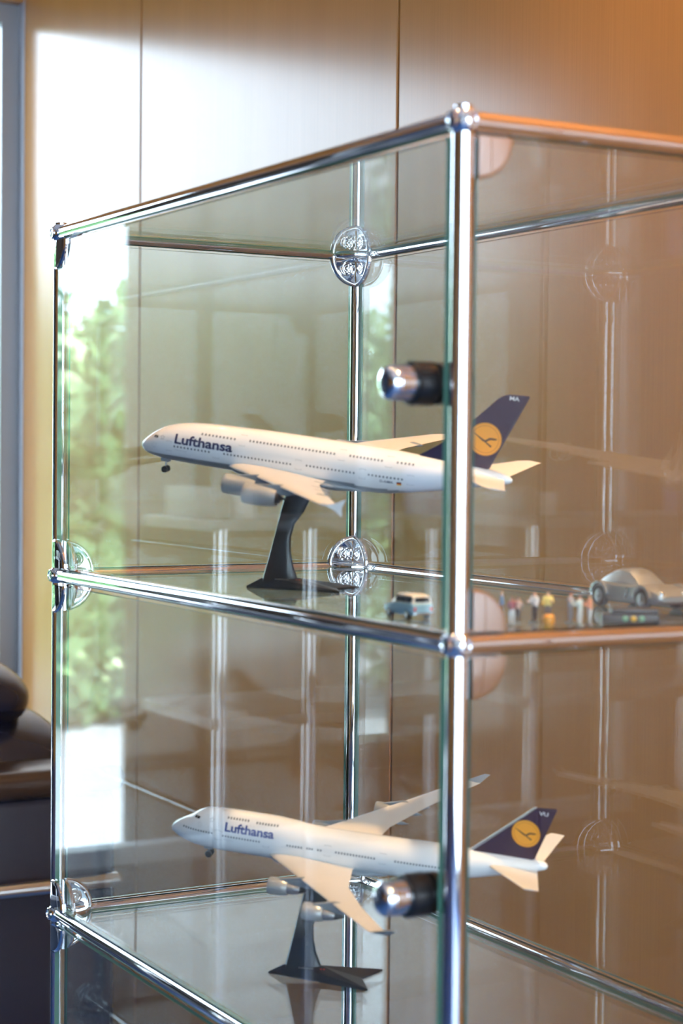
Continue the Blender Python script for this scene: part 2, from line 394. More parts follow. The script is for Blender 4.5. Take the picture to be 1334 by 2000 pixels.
# ------------------------------------------------------------------ model airliners
class Model:
    def __init__(s, name, label, q, k, sections, belly_z, base_tip, base_az, zbase, belly_x):
        x, y, z, yaw, pit, rol = q
        F = Vector((math.cos(yaw)*math.cos(pit), math.sin(yaw)*math.cos(pit), math.sin(pit)))
        st = Vector((math.sin(yaw), -math.cos(yaw), 0)); U = st.cross(F)
        s.F = F; s.S = st*math.cos(rol)+U*math.sin(rol); s.U = U*math.cos(rol)-st*math.sin(rol)
        s.o = CAM+(Vector((x, y, z))-CAM)*k; s.k = 0.005*k
        s.root = empty(name, (0, 0, 0)); s.az = base_az
        s.sec = sections; s.bz = belly_z
        s.base = Vector((base_tip[0], base_tip[1], zbase))
        s.root.location = s.base; s.root.rotation_euler = (0, 0, base_az); s.bx = belly_x
        tag(s.root, label, 'model airplane', 'model airliners on stands')
    def W(s, x, y, z):
        return s.o-s.F*((x-35)*s.k)+s.S*(y*s.k)+s.U*(z*s.k)
    def P(s, x, y, z):
        d = s.W(x, y, z)-s.base; c, sn = math.cos(s.az), math.sin(s.az)
        return Vector((d.x*c+d.y*sn, -d.x*sn+d.y*c, d.z))
    def at(s, x):
        xs = [a[0] for a in s.sec]
        return [interp(xs, [a[i] for a in s.sec], x) for i in (1, 2, 3)]
    def surf(s, x, z, side=-1, eps=0.035):
        t, b, w = s.at(x); zc, h = (t+b)/2, (t-b)/2; q = min(0.999, abs((z-zc)/h))
        return side*(w*math.sqrt(1-q*q)+eps)
    def part(s, name, bm, m, parent=None, **kw):
        return obj(name, bm, m, parent or s.root, **kw)
    def fuselage(s):
        bm = bmesh.new(); xs = [a[0] for a in s.sec]; n = 56
        st = sorted(set([xs[0], xs[0]+0.04, xs[0]+0.12, xs[0]+0.25]+list(np.linspace(xs[0]+0.45, xs[0]+8, 22))+list(np.linspace(xs[0]+9, xs[-1]-1.5, 60))+list(np.linspace(xs[-1]-1.3, xs[-1], 8))))
        rings = []
        for x in st:
            t, b, w = s.at(x); zc, h = (t+b)/2, (t-b)/2
            rings.append([s.P(x, w*math.cos(2*PI*i/n), zc+h*math.sin(2*PI*i/n)) for i in range(n)])
        R = loft(bm, rings)
        for fi, f in enumerate(bm.faces):
            ring, seg = divmod(fi, n)
            if ring < len(st)-1:
                x = (st[ring]+st[ring+1])/2; t, b, w = s.at(x); zz = (t+b)/2+(t-b)/2*math.sin(2*PI*(seg+0.5)/n)
                f.material_index = 1 if zz < s.bz else 0
        s.fus = s.part('fuselage', bm, None, mats=['plane_white', 'plane_grey'])
        return s.fus
    def wingloft(s, name, stn, m, parent=None, axis='y', nst=10, tc=0.12):
        """stn: (span, xLE, xTE, other); axis y -> wings, z -> fin"""
        bm = bmesh.new(); rings = []
        for (a, b) in zip(stn, stn[1:]):
            for j in range(nst):
                t = j/nst; rings.append([a[i]*(1-t)+b[i]*t for i in range(4)])
        rings.append(list(stn[-1])); out = []
        for sp, le, te, oz in rings:
            c = te-le; tt = tc*c if axis == 'y' else tc*min(c, 8); ring = []
            prof = [(0, 0), (0.012, 0.16), (0.05, 0.32), (0.15, 0.48), (0.35, 0.5), (0.6, 0.36), (0.85, 0.14), (1, 0.015)]
            up_ = [(u, v) for u, v in prof]; lo_ = [(u, -v*0.75) for u, v in prof[1:]][::-1]
            for u, v in up_+lo_:
                if axis == 'y': ring.append(s.P(le+u*c, sp, oz+v*tt))
                else: ring.append(s.P(le+u*c, oz+v*tt*(1 if v > 0 else 1.33), sp))
            out.append(ring)
        loft(bm, out); return s.part(name, bm, m, parent)
    def decal(s, name, polys, m, parent, side=-1, eps=0.035, kind=None):
        """polys on the fuselage side, list of [(x,z)...]"""
        bm = bmesh.new()
        for p in polys: bm.faces.new([bm.verts.new(s.P(x, s.surf(x, z, side, eps), z)) for x, z in p])
        o = s.part(name, bm, m, parent, smooth=False)
        if kind: o['kind'] = kind
        return o
    def windows(s, rows, parent, sz=(0.26, 0.36), pitch=0.68):
        polys = []
        for x0, x1, z, in rows:
            n = max(2, int(round((x1-x0)/pitch))+1)
            for i in range(n):
                x = x0+(x1-x0)*i/(n-1); a, b = sz[0]/2*1.25, sz[1]/2
                polys.append([(x-a, z-b), (x+a, z-b), (x+a, z+b), (x-a, z+b)])
        for sd in (-1, 1): 
            s.decal('cabin_windows', polys, 'ink_grey', parent, sd, kind='stuff')
    def doors(s, pos, parent):
        for x, z in pos:
            for sd in (-1, 1):
                a, b, t = 0.62, 0.95, 0.09
                P = [[(x-a, z-b), (x+a, z-b), (x+a, z-b+t), (x-a, z-b+t)], [(x-a, z+b-t), (x+a, z+b-t), (x+a, z+b), (x-a, z+b)],
                     [(x-a, z-b+t), (x-a+t, z-b+t), (x-a+t, z+b-t), (x-a, z+b-t)], [(x+a-t, z-b+t), (x+a, z-b+t), (x+a, z+b-t), (x+a-t, z+b-t)]]
                d = s.decal('door', P, 'line_grey', parent, sd)
            
    def text(s, txt, x0, x1, z0, cap, m, name, parent, side=-1, bold=0.028, surf=None, eps=0.04):
        cu = bpy.data.curves.new('t', 'FONT'); cu.body = txt; cu.offset = bold; cu.resolution_u = 4
        o = bpy.data.objects.new('t', cu); C.objects.link(o); bpy.context.view_layer.update()
        me = bpy.data.meshes.new_from_object(o.evaluated_get(bpy.context.evaluated_depsgraph_get()))
        bpy.data.objects.remove(o); bpy.data.curves.remove(cu)
        bm = bmesh.new(); bm.from_mesh(me); bpy.data.meshes.remove(me)
        ws = [v.co.x for v in bm.verts]; lo, hi = min(ws), max(ws); capf = 0.73
        for kk in range(-3, 12):
            bmesh.ops.bisect_plane(bm, geom=bm.verts[:]+bm.edges[:]+bm.faces[:], plane_co=(0, kk*0.1, 0), plane_no=(0, 1, 0))
        for v in bm.verts:
            u = (v.co.x-lo)/(hi-lo); x = x0+(x1-x0)*u if side < 0 else x1-(x1-x0)*u; z = z0+v.co.y/capf*cap
            y = surf(x, z) if surf else s.surf(x, z, side, eps)
            v.co = s.P(x, y, z)
        return s.part(name, bm, m, parent, smooth=False)
    def engine(s, y, z, x0, L, R, parent=None, style='A'):
        bm = bmesh.new(); o = s.P(x0, y, z); d = (s.P(x0+1, y, z)-o); sc = d.length; n = d.normalized()
        q = lambda pr: [(a*sc, b*sc) for a, b in pr]
        if style == 'A':
            prof = [(1.1, 0), (1.1, R*0.84), (0.25, R*0.86), (0.0, R*0.93), (0.12, R*0.98), (0.8, R), (L*0.5, R*1.0), (L*0.82, R*0.9), (L, R*0.78), (L-0.03, R*0.72), (L-0.9, R*0.6)]
        else:
            prof = [(0.9, 0), (0.9, R*0.84), (0.2, R*0.86), (0.0, R*0.93), (0.12, R*0.98), (0.6, R), (L*0.38, R*0.99), (L*0.6, R*0.86), (L*0.62, R*0.8), (L*0.62, R*0.6)]
        lathe(bm, o, n, q(prof), 36, cap=False)
        e = s.part('engine', bm, 'nacelle', parent)
        b2 = bmesh.new(); lathe(b2, o, n, q([(1.0 if style == 'A' else 0.8, R*0.85), (0.55, R*0.3), (0.3, 0)]), 28, cap=False); s.part('intake_fan', b2, 'fan_dark', e)
        b3 = bmesh.new()
        if style == 'A': lathe(b3, o, n, q([(L-1.2, R*0.6), (L+0.5, R*0.5), (L+0.5, R*0.32), (L+1.6, 0.05), (L+1.6, 0)]), 28, cap=False); s.part('exhaust_cone', b3, 'dark_metal', e)
        else:
            lathe(b3, o, n, q([(L*0.55, R*0.74), (L*0.8, R*0.66), (L, R*0.5), (L, R*0.3)]), 28, cap=False); s.part('nozzle', b3, 'nozzle', e)
            b4 = bmesh.new(); lathe(b4, o, n, q([(L*0.98, R*0.47), (L+0.4, R*0.4), (L+1.6, 0.04), (L+1.6, 0)]), 24, cap=False); s.part('exhaust_cone', b4, 'dark_metal', e)
        return e
    def pylon(s, y, eng, le, wz, e):
        x0, L, z, R = eng
        bm = bmesh.new(); t = 0.28
        pts = [(x0+1.2, z+R*0.93), (le+0.5, wz+0.35), (le+5.5, wz-0.2), (x0+L+1.8, z+R*0.35), (x0+L*0.7, z+R*0.5)]
        prism(bm, [s.P(a, y-t, b) for a, b in pts], [s.P(a, y+t, b) for a, b in pts]); s.part('pylon', bm, 'plane_grey', e)
    def fin(s, pts, t=0.36):
        bm = bmesh.new(); prism(bm, [s.P(a, -t, b) for a, b in pts], [s.P(a, t, b) for a, b in pts])
        bmesh.ops.bevel(bm, geom=bm.edges[:], offset=0.22*s.k, segments=2, affect='EDGES')
        return s.part('tail_fin', bm, 'fin_blue')
    def emblem(s, fin, cx, cz, R, t=0.36):
        for sd in (-1, 1):
            def disc(r0, r1, e, m, nm):
                bm = bmesh.new(); n = 48
                A = [bm.verts.new(s.P(cx+r1*math.cos(2*PI*i/n), sd*(t+e), cz+r1*math.sin(2*PI*i/n))) for i in range(n)]
                if r0 == 0: bm.faces.new(A)
                else:
                    B_ = [bm.verts.new(s.P(cx+r0*math.cos(2*PI*i/n), sd*(t+e), cz+r0*math.sin(2*PI*i/n))) for i in range(n)]
                    for i in range(n): bm.faces.new((A[i], A[(i+1) % n], B_[(i+1) % n], B_[i]))
                s.part(nm, bm, m, fin, smooth=False)
            disc(0, R, 0.03, 'logo_orange', 'emblem_disc')
            disc(R*0.8, R*0.845, 0.05, 'logo_dull', 'emblem_ring'); disc(R*0.95, R, 0.05, 'logo_dull', 'emblem_ring')
            bird = [[(-.74, .30), (-.68, .30), (-.02, -.06), (-.04, -.16), (-.14, -.14)],
                    [(-.14, -.14), (-.04, -.16), (.08, -.16), (.2, -.06), (.12, .03), (-.02, -.06)],
                    [(.12, .03), (.2, -.06), (.34, .0), (.5, .0), (.66, .02), (.72, .1), (.56, .13), (.32, .13), (.2, .1)],
                    [(-.04, -.16), (.08, -.16), (.44, -.36), (.36, -.46), (.26, -.38)]]
            bm = bmesh.new()
            for p in bird: bm.faces.new([bm.verts.new(s.P(cx+u*R, sd*(t+0.06), cz+v*R)) for u, v in p])
            s.part('emblem_bird', bm, 'logo_bird', fin, smooth=False)
    def gear(s, x, z0, z1, parent=None, name='nose_gear'):
        bm = bmesh.new(); tube(bm, s.P(x, 0, z0), s.P(x, 0, z1), 0.0009, 12)
        box_pts = [(x-0.9, z0+0.35), (x+0.7, z0+0.35), (x+0.7, z0-0.55), (x-0.9, z0-0.55)]
        g = s.part(name, bm, 'chrome_soft')
        for yy in (-0.45, 0.45):
            b = bmesh.new(); prism(b, [s.P(a, yy-0.05, c) for a, c in box_pts], [s.P(a, yy+0.05, c) for a, c in box_pts]); s.part('gear_door', b, 'plane_grey', g, smooth=False)
        n = (s.P(x, 1, z1)-s.P(x, 0, z1)); sc = n.length
        for yy in (-0.55, 0.55):
            b = bmesh.new(); c = s.P(x, yy, z1)-n*0.28
            lathe(b, c, n, [(0, 0.35*sc), (0, 0.55*sc), (0.1*sc, 0.64*sc), (0.46*sc, 0.64*sc), (0.56*sc, 0.55*sc), (0.56*sc, 0.35*sc), (0.5*sc, 0.3*sc), (0.5*sc, 0)], 24); s.part('wheel', b, 'rubber', g)
    def stand(s, words=True):
        # local frame: root at base tip, +X = nose direction; stand runs to -X
        bm = bmesh.new(); hw, Ln, nk = 0.033, 0.100, 0.0125
        tip = (0, 0); T1 = (-Ln, hw); T2 = (-Ln, -hw); notch = (-Ln+nk, 0)
        # ridge line along the middle, edges 2 mm thick
        hr = 0.0105
        bot = [Vector((*tip, 0)), Vector((*T1, 0)), Vector((*notch, 0)), Vector((*T2, 0))]
        edge = [Vector((*tip, 0.0015)), Vector((*T1, 0.0018)), Vector((*notch, 0.0018)), Vector((*T2, 0.0018))]
        rf, rb = Vector((-0.017, 0, hr)), Vector((-0.050, 0, hr)); 
        v = {}
        def V(p):
            kx = tuple(round(c, 6) for c in p)
            if kx not in v: v[kx] = bm.verts.new(p)
            return v[kx]
        def Fc(*ps): bm.faces.new([V(p) for p in ps])
        Fc(bot[0], bot[1], bot[2]); Fc(bot[0], bot[2], bot[3])
        for i in range(4): j = (i+1) % 4; Fc(bot[i], edge[i], edge[j], bot[j])
        Fc(edge[0], rf, edge[1]); Fc(edge[0], edge[3], rf)
        Fc(rf, rb, edge[1]); Fc(rf, edge[3], rb); Fc(rb, edge[2], edge[1]); Fc(rb, edge[3], edge[2])
        st_ = s.part('display_stand', bm, 'stand'); st_.data.polygons.foreach_set('use_smooth', [False]*len(st_.data.polygons))
        # column: blade curving up to the belly
        top = s.P(s.bx, 0, s.at(s.bx)[1]+0.35)
        rows = [(0.004, -0.0145, -0.0515, 0.0050), (0.0115, -0.0163, -0.0492, 0.0040), (0.022, -0.0195, -0.0455, 0.0034), (0.035, -0.0232, -0.0432, 0.0032), (0.048, -0.0268, -0.0433, 0.0030), (0.060, -0.0300, -0.0468, 0.0030), (0.072, -0.0328, -0.0559, 0.0030)]
        hT = top.z; rows.append((hT, -0.0328-(hT-0.072)*0.29, -0.0559-(hT-0.072)*0.5, 0.0034))
        rings = []
        for h, a, b, t in rows:
            k = max(0, (h-0.01)/(hT-0.01)); off = top.y*k
            pr = [(0, 0), (0.06, 0.7), (0.25, 1), (0.75, 1), (0.94, 0.6), (1, 0)]
            ring = [Vector((a+(b-a)*u, off+t*vv, h)) for u, vv in pr]+[Vector((a+(b-a)*u, off-t*vv, h)) for u, vv in pr[-2:0:-1]]
            rings.append(ring)
        b2 = bmesh.new(); loft(b2, rings); s.part('column', b2, 'stand', st_)
        # printed line on the port slope of the base
        nrm = (rf-edge[0]).cross(edge[1]-edge[0]).normalized()
        return st_, (rf, rb, edge)

def slope_text(mdl, txt, p, ux, uy, size, m, parent, nrm):
    cu = bpy.data.curves.new('t', 'FONT'); cu.body = txt; cu.size = size; cu.offset = 0.00005
    o = bpy.data.objects.new('t', cu); C.objects.link(o); bpy.context.view_layer.update()
    me = bpy.data.meshes.new_from_object(o.evaluated_get(bpy.context.evaluated_depsgraph_get()))
    bpy.data.objects.remove(o)
    bm = bmesh.new(); bm.from_mesh(me)
    for v in bm.verts: v.co = p+ux*v.co.x+uy*v.co.y+nrm*0.0002
    return obj('lettering', bm, m, parent, smooth=False)

def fin_surf(t): return lambda x, z: -(t+0.03)

secA = [(0.0, -1.84, -1.86, 0.02), (0.12, -1.35, -2.4, 0.55), (0.4, -0.98, -2.72, 0.95), (1.0, -0.35, -3.08, 1.5), (2.3, 0.76, -3.5, 2.2), (4.4, 2.08, -3.84, 2.85), (7.7, 3.12, -4.0, 3.35), (11.3, 3.62, -4.08, 3.54),
        (17.5, 3.95, -4.15, 3.57), (30, 4.2, -4.2, 3.57), (46, 4.2, -4.1, 3.55), (52, 3.92, -3.15, 3.25), (58, 3.58, -1.85, 2.6), (65, 3.25, -0.15, 1.6), (68.8, 2.75, 0.75, 0.95), (69.9, 2.35, 1.15, 0.6), (70.4, 2.0, 1.45, 0.3)]
A = Model('model_airplane', 'white model airliner with two full window rows on upper glass shelf', (0.1275, 0.4254, 1.2008, 2.3434, 0.1356, 0.1551), 1.01, secA, -2.75, (0.0, 0.0), math.radians(134.3), SH1, 31.2)
# base tip so that the column stands under the belly
bl = A.W(31.2, 0, -4.2); A.base = Vector((bl.x+0.0505*math.cos(A.az), bl.y+0.0505*math.sin(A.az), SH1)); A.root.location = A.base
def build_A():
    s = A; fus = s.fuselage()
    bm = bmesh.new(); rings = []
    for x, hw, zt, zb in ((17.5, 0.6, -3.4, -4.0), (20, 2.6, -2.6, -4.6), (25, 3.7, -2.2, -4.95), (33, 3.85, -2.2, -5.0), (39, 3.2, -2.5, -4.75), (43, 1.6, -3.2, -4.4), (45, 0.3, -3.8, -4.1)):
        zc, h = (zt+zb)/2, (zt-zb)/2; rings.append([s.P(x, hw*math.cos(2*PI*i/28), zc+h*math.sin(2*PI*i/28)) for i in range(28)])
    loft(bm, rings); s.part('belly_fairing', bm, 'plane_grey', fus)
    for sd in (-1, 1):
        st = [(sd*1.5, 17.6, 37.4, -3.0), (sd*4, 19.3, 37.3, -2.75), (sd*12.3, 26.0, 38.9, -1.75), (sd*25.7, 36.0, 43.9, -0.1), (sd*37.8, 45.8, 50.0, 1.05), (sd*39.6, 47.6, 50.9, 1.15)]
        wg = s.wingloft('wing', st, 'plane_wing', tc=0.105)
        bm = bmesh.new(); pts = [(48.6, 1.15), (50.4, 1.7), (51.9, 2.55), (51.4, 1.15), (51.5, -0.35), (50.3, 0.55)]
        prism(bm, [s.P(a, sd*39.5, b) for a, b in pts], [s.P(a, sd*39.85, b) for a, b in pts]); s.part('wingtip_fence', bm, 'plane_white', wg)
        for y, xx, z, l in ((8.5, 34.5, -2.5, 6.2), (17.5, 36.8, -1.4, 6.0), (22.5, 39.2, -0.8, 5.2), (29.5, 43.0, 0.15, 3.6)):
            bm = bmesh.new(); o = s.P(xx, sd*y, z); d = s.P(xx+1, sd*y, z)-o; k = d.length
            lathe(bm, o, d, [(0, 0), (0.5*k, 0.3*k), (l*0.4*k, 0.5*k), (l*0.75*k, 0.35*k), (l*k, 0)], 14); s.part('flap_fairing', bm, 'plane_grey', wg)
        for y, x0, z, L, R, le, wz in ((15.0, 22.3, -3.45, 5.9, 1.78, 28.0, -1.35), (25.7, 29.9, -2.15, 5.9, 1.78, 36.0, -0.1)):
            e = s.engine(sd*y, z, x0, L, R); s.pylon(sd*y, (x0, L, z, R), le, wz, e)
        s.wingloft('stabilizer', [(sd*0.8, 59.3, 69.2, 1.9), (sd*2, 60.3, 69.4, 2.0), (sd*13.8, 68.0, 72.0, 2.75), (sd*15.2, 69.6, 72.5, 2.85)], 'plane_wing', tc=0.09)
    fin = s.fin([(52.6, 3.55), (56.8, 6.1), (62.4, 11.6), (66.5, 16.1), (67.8, 16.8), (71.9, 17.0), (65.9, 2.8), (58, 3.0)])
    s.emblem(fin, 64.85, 8.46, 2.95)
    s.text('MA', 68.35, 70.1, 15.95, 0.72, 'ink_white', 'lettering', fin, surf=fin_surf(0.36), bold=0.02)
    s.text('Lufthansa', 7.65, 19.1, -0.12, 1.75, 'ink', 'lettering', fus)
    s.windows([(12.8, 19.2, 2.22), (22.2, 38.3, 2.32), (41.3, 47.2, 2.38), (50.1, 52.9, 2.45), (7.7, 14.6, -0.74), (17.6, 30.4, -0.68), (33.5, 42.4, -0.48), (45.2, 51.3, -0.38)], fus)
    s.doors([(6.5, -0.85), (16.0, -0.85), (20.8, 2.2), (31.9, -0.58), (39.8, 2.3), (48.6, 2.35), (44.0, -0.42), (52.8, -0.33)], fus)
    s.text('D-AIMA', 47.3, 49.7, -1.45, 0.5, 'ink', 'lettering', fus, bold=0.01)
    for i, m in enumerate(('black', 'flag_red', 'flag_gold')):
        s.decal('flag_stripe', [[(50.35, -1.0-0.2*i), (51.2, -1.0-0.2*i), (51.2, -1.2-0.2*i), (50.35, -1.2-0.2*i)]], m, fus)
    s.text('Hamburg', 7.8, 10.2, -1.5, 0.32, 'line_grey', 'lettering', fus, bold=0)
    star(s, 5.0, 0.5, 0.55, fus); roundel(s, 3.35, -1.15, 0.5, fus)
    for sd in (-1, 1):
        s.decal('cockpit_window', [[(3.05, 0.2), (3.5, 0.2), (3.6, 0.62), (3.25, 0.62)], [(3.58, 0.2), (4.05, 0.2), (4.0, 0.62), (3.68, 0.62)]], 'car_glass', fus, sd, eps=0.05)
    s.gear(5.0, -3.9, -5.9)
    st_, geo = s.stand(); stand_print(s, st_, geo)
def star(s, x, z, r, fus):
    for sd in (-1,):
        P = []
        for i in range(5):
            a0 = PI/2+2*PI*i/5; a1 = a0+PI/5; a2 = a0+2*PI/5
            for (ra, aa), (rb_, ab) in (((r, a0), (r*0.45, a1)), ((r*0.45, a1), (r, a2))):
                p = [(x+ra*math.cos(aa), z+ra*math.sin(aa)), (x+rb_*math.cos(ab), z+rb_*math.sin(ab)), (x+rb_*0.75*math.cos(ab), z+rb_*0.75*math.sin(ab)), (x+ra*0.75*math.cos(aa), z+ra*0.75*math.sin(aa))]
                P.append(p)
        s.decal('star_emblem', P, 'ink_grey', fus, sd)
def roundel(s, x, z, r, fus):
    n = 20; P = []
    for i in range(n):
        a, b = 2*PI*i/n, 2*PI*(i+1)/n
        P.append([(x+r*math.cos(a), z+r*math.sin(a)), (x+r*math.cos(b), z+r*math.sin(b)), (x+r*0.86*math.cos(b), z+r*0.86*math.sin(b)), (x+r*0.86*math.cos(a), z+r*0.86*math.sin(a))])
    P.append([(x-r*0.6, z+0.2*r), (x, z-0.15*r), (x+r*0.6, z+0.1*r), (x+0.05*r, z+0.0*r)])
    s.decal('crane_roundel', P, 'line_grey', fus, -1)
def stand_print(s, st_, geo):
    rf, rb, edge = geo
    # port slope (towards +Y local): plane rf, rb, edge[1]
    nrm = (rb-rf).cross(edge[1]-rf).normalized()
    if nrm.z < 0: nrm = -nrm
    ux = Vector((-1, 0, 0)); ux = (ux-nrm*ux.dot(nrm)).normalized(); uy = nrm.cross(ux)
    p = rf*0.62+rb*0.0+edge[1]*0.38; p = Vector((-0.030, 0, 0)); 
    # drop p onto the slope
    y = 0.0075; p.y = y; d = (rf-Vector((p.x, p.y, 0))).dot(nrm)/nrm.z; p.z = d
    slope_text(s, 'Lufthansa', p, ux, uy, 0.0036, 'line_grey', st_, nrm)
    q = p+ux*0.021
    bm = bmesh.new(); 
    for k in range(2):
        c = q+ux*0.0028*k; bm.faces.new([bm.verts.new(c+ux*(0.001*math.cos(a))+uy*(0.001+0.001*math.sin(a))+nrm*0.0002) for a in [2*PI*i/14 for i in range(14)]])
    obj('red_mark', bm, 'flag_red', st_, smooth=False)
build_A()

secB = [(0.0, -1.55, -1.57, 0.02), (0.15, -1.1, -2.05, 0.5), (0.5, -0.68, -2.35, 0.85), (1.0, -0.25, -2.7, 1.25), (2.4, 0.6, -3.3, 1.9), (3.9, 1.4, -3.8, 2.35), (5.0, 2.2, -4.08, 2.6), (5.8, 2.68, -4.2, 2.72), (7, 3.08, -4.32, 2.88), (9.5, 3.32, -4.4, 3.05), (13, 3.42, -4.45, 3.2), (18.8, 3.42, -4.45, 3.25),
        (23, 3.14, -4.42, 3.25), (28, 2.62, -4.35, 3.25), (32, 2.55, -4.3, 3.25), (44, 2.75, -4.0, 3.25), (50, 2.88, -3.3, 3.05), (55.6, 2.92, -2.3, 2.6), (61, 2.95, -0.95, 1.9), (66, 2.9, 0.35, 1.2), (68, 2.75, 0.95, 0.85), (68.9, 2.45, 1.3, 0.55), (69.2, 2.0, 1.75, 0.2)]
B = Model('model_airplane', 'white jumbo jet model with short upper deck hump on lower glass shelf', (0.129, 0.3571, 0.8619, 2.3312, 0.078, 0.2288), 1.012, secB, -3.75, (0.0888, 0.4456), math.radians(138.0), SH2, 27.6)  # grey below the belly line is underside shade put into the colour
def build_B():
    s = B; fus = s.fuselage()
    bm = bmesh.new(); rings = []
    for x, hw, zt, zb in ((18.5, 0.6, -3.8, -4.3), (21, 2.5, -3.0, -4.75), (25, 3.35, -2.6, -5.0), (32, 3.45, -2.6, -5.05), (37, 2.9, -2.8, -4.8), (41, 1.2, -3.6, -4.4)):
        zc, h = (zt+zb)/2, (zt-zb)/2; rings.append([s.P(x, hw*math.cos(2*PI*i/28), zc+h*math.sin(2*PI*i/28)) for i in range(28)])
    loft(bm, rings); s.part('belly_fairing', bm, 'plane_grey', fus)
    for sd in (-1, 1):
        st = [(sd*1.5, 18.6, 35.6, -2.95), (sd*4, 21.0, 35.6, -2.6), (sd*12.5, 29.2, 37.6, -1.45), (sd*21, 37.3, 42.6, -0.2), (sd*31.0, 46.7, 50.0, 1.35)]
        wg = s.wingloft('wing', st, 'plane_wing', tc=0.10)
        bm = bmesh.new(); a = [(46.9, 1.35), (49.9, 1.35)]; b = [(51.3, 2.9), (50.3, 2.9)]
        q = [(46.9, 30.9, 1.4), (50.0, 30.9, 1.4), (51.6, 31.9, 2.9), (50.5, 31.9, 2.9)]
        prism(bm, [s.P(x, sd*y, z) for x, y, z in q], [s.P(x, sd*(y+0.22), z-0.05) for x, y, z in q]); s.part('winglet', bm, 'plane_grey', wg)
        for y, xx, z, l in ((7, 33.0, -2.5, 5.0), (15, 35.6, -1.45, 5.0), (18.5, 37.6, -0.95, 4.6), (25.5, 42.2, 0.2, 3.6)):
            bm = bmesh.new(); o = s.P(xx, sd*y, z); d = s.P(xx+1, sd*y, z)-o; k = d.length
            lathe(bm, o, d, [(0, 0), (0.5*k, 0.28*k), (l*0.4*k, 0.42*k), (l*0.75*k, 0.3*k), (l*k, 0)], 14); s.part('flap_fairing', bm, 'plane_grey', wg)
        for y, x0, z, L, R, le, wz in ((12.0, 23.1, -3.6, 5.6, 1.5, 28.8, -1.5), (21.0, 32.4, -2.35, 5.6, 1.5, 37.3, -0.2)):
            e = s.engine(sd*y, z, x0, L, R, style='B'); s.pylon(sd*y, (x0, L, z, R), le, wz, e)
        s.wingloft('stabilizer', [(sd*0.8, 58.6, 67.6, 1.15), (sd*2.2, 59.6, 67.9, 1.35), (sd*11.1, 67.4, 69.9, 2.75)], 'plane_wing', tc=0.085)
    fin = s.fin([(55.5, 2.6), (66.6, 12.4), (70.4, 12.65), (66.8, 2.6)])
    bm = bmesh.new(); pts = [(55.2, 2.65), (66.5, 12.45), (66.9, 12.47), (56.2, 2.95)]
    prism(bm, [s.P(a, -0.25, b) for a, b in pts], [s.P(a, 0.25, b) for a, b in pts]); s.part('leading_edge', bm, 'nacelle', fin)
    s.emblem(fin, 65.25, 7.55, 2.5)
    s.text('VU', 67.35, 68.95, 11.3, 0.7, 'ink_white', 'lettering', fin, surf=fin_surf(0.36), bold=0.02)
    s.text('Lufthansa', 11.4, 20.7, 0.62, 1.5, 'ink_blue', 'lettering', fus)
    s.windows([(11.7, 15.5, 2.72), (17.2, 21.0, 2.62)], fus, (0.24, 0.3), 0.55)
    s.windows([(3.1, 8.9, -0.2), (11.1, 18.0, -0.32), (23.3, 25.9, -0.2), (32.3, 39.3, -0.08), (43.1, 50.8, -0.0), (27.0, 27.9, -0.17), (29.0, 29.5, -0.15)], fus, (0.24, 0.34), 0.55)
    s.doors([(10.1, -0.38), (19.3, -0.25), (30.7, -0.08), (40.8, 0.05)], fus)
    s.decal('upper_deck_door', [[(16.0, 2.0), (16.08, 2.0), (16.08, 2.95), (16.0, 2.95)], [(16.75, 2.0), (16.83, 2.0), (16.83, 2.95), (16.75, 2.95)]], 'line_grey', fus)
    s.text('Bayern', 11.3, 13.0, -1.1, 0.32, 'line_grey', 'lettering', fus, bold=0)
    star(s, 8.7, 2.0, 0.5, fus); roundel(s, 6.4, 0.9, 0.42, fus)
    for sd in (-1, 1):
        s.decal('cockpit_window', [[(5.0, 1.7), (5.55, 1.7), (5.75, 2.1), (5.3, 2.1)], [(5.65, 1.7), (6.2, 1.72), (6.25, 2.1), (5.85, 2.1)]], 'car_glass', fus, sd, eps=0.05)
    s.gear(7.3, -4.2, -5.7)
    st_, geo = s.stand(); stand_print(s, st_, geo)
build_B()

# ------------------------------------------------------------------ toy cars
def car_body(st, n=20):
    """st: (x, zb, zbelt, ztop, wb, wt) cross sections; returns bmesh, front = +X"""
    bm = bmesh.new(); rings = []
    for x, zb, zl, zt, wb, wt in st:
        r = [(0, zb), (wb*0.8, zb), (wb*0.97, zb+(zl-zb)*0.25), (wb, zb+(zl-zb)*0.6), (wb*0.96, zl), (wt*1.0+(wb-wt)*0.25, zl+(zt-zl)*0.35), (wt, zl+(zt-zl)*0.8), (wt*0.75, zt-(zt-zl)*0.02), (0, zt)]
        ring = [(x, y, z) for y, z in r]+[(x, -y, z) for y, z in r[-2:0:-1]]
        rings.append(ring)
    loft(bm, rings); return bm
def wheel(bm_name, parent, x, y, z, R, w, mt, mh):
    sg = 1 if y > 0 else -1
    b = bmesh.new(); lathe(b, (x, y-sg*w, z), (0, sg, 0), [(0, 0), (0, R*0.86), (w*0.15, R), (w*0.85, R), (w, R*0.9), (w, R*0.66), (w*0.86, R*0.62), (w*0.86, 0)], 24)
    o = obj('wheel', b, mt, parent)
    b = bmesh.new(); lathe(b, (x, y-sg*w*0.14, z), (0, sg, 0), [(0, R*0.58), (w*0.1, R*0.58), (w*0.16, R*0.4), (w*0.08, R*0.3), (w*0.2, R*0.12), (w*0.2, 0)], 20); obj('hubcap', b, mh, o)
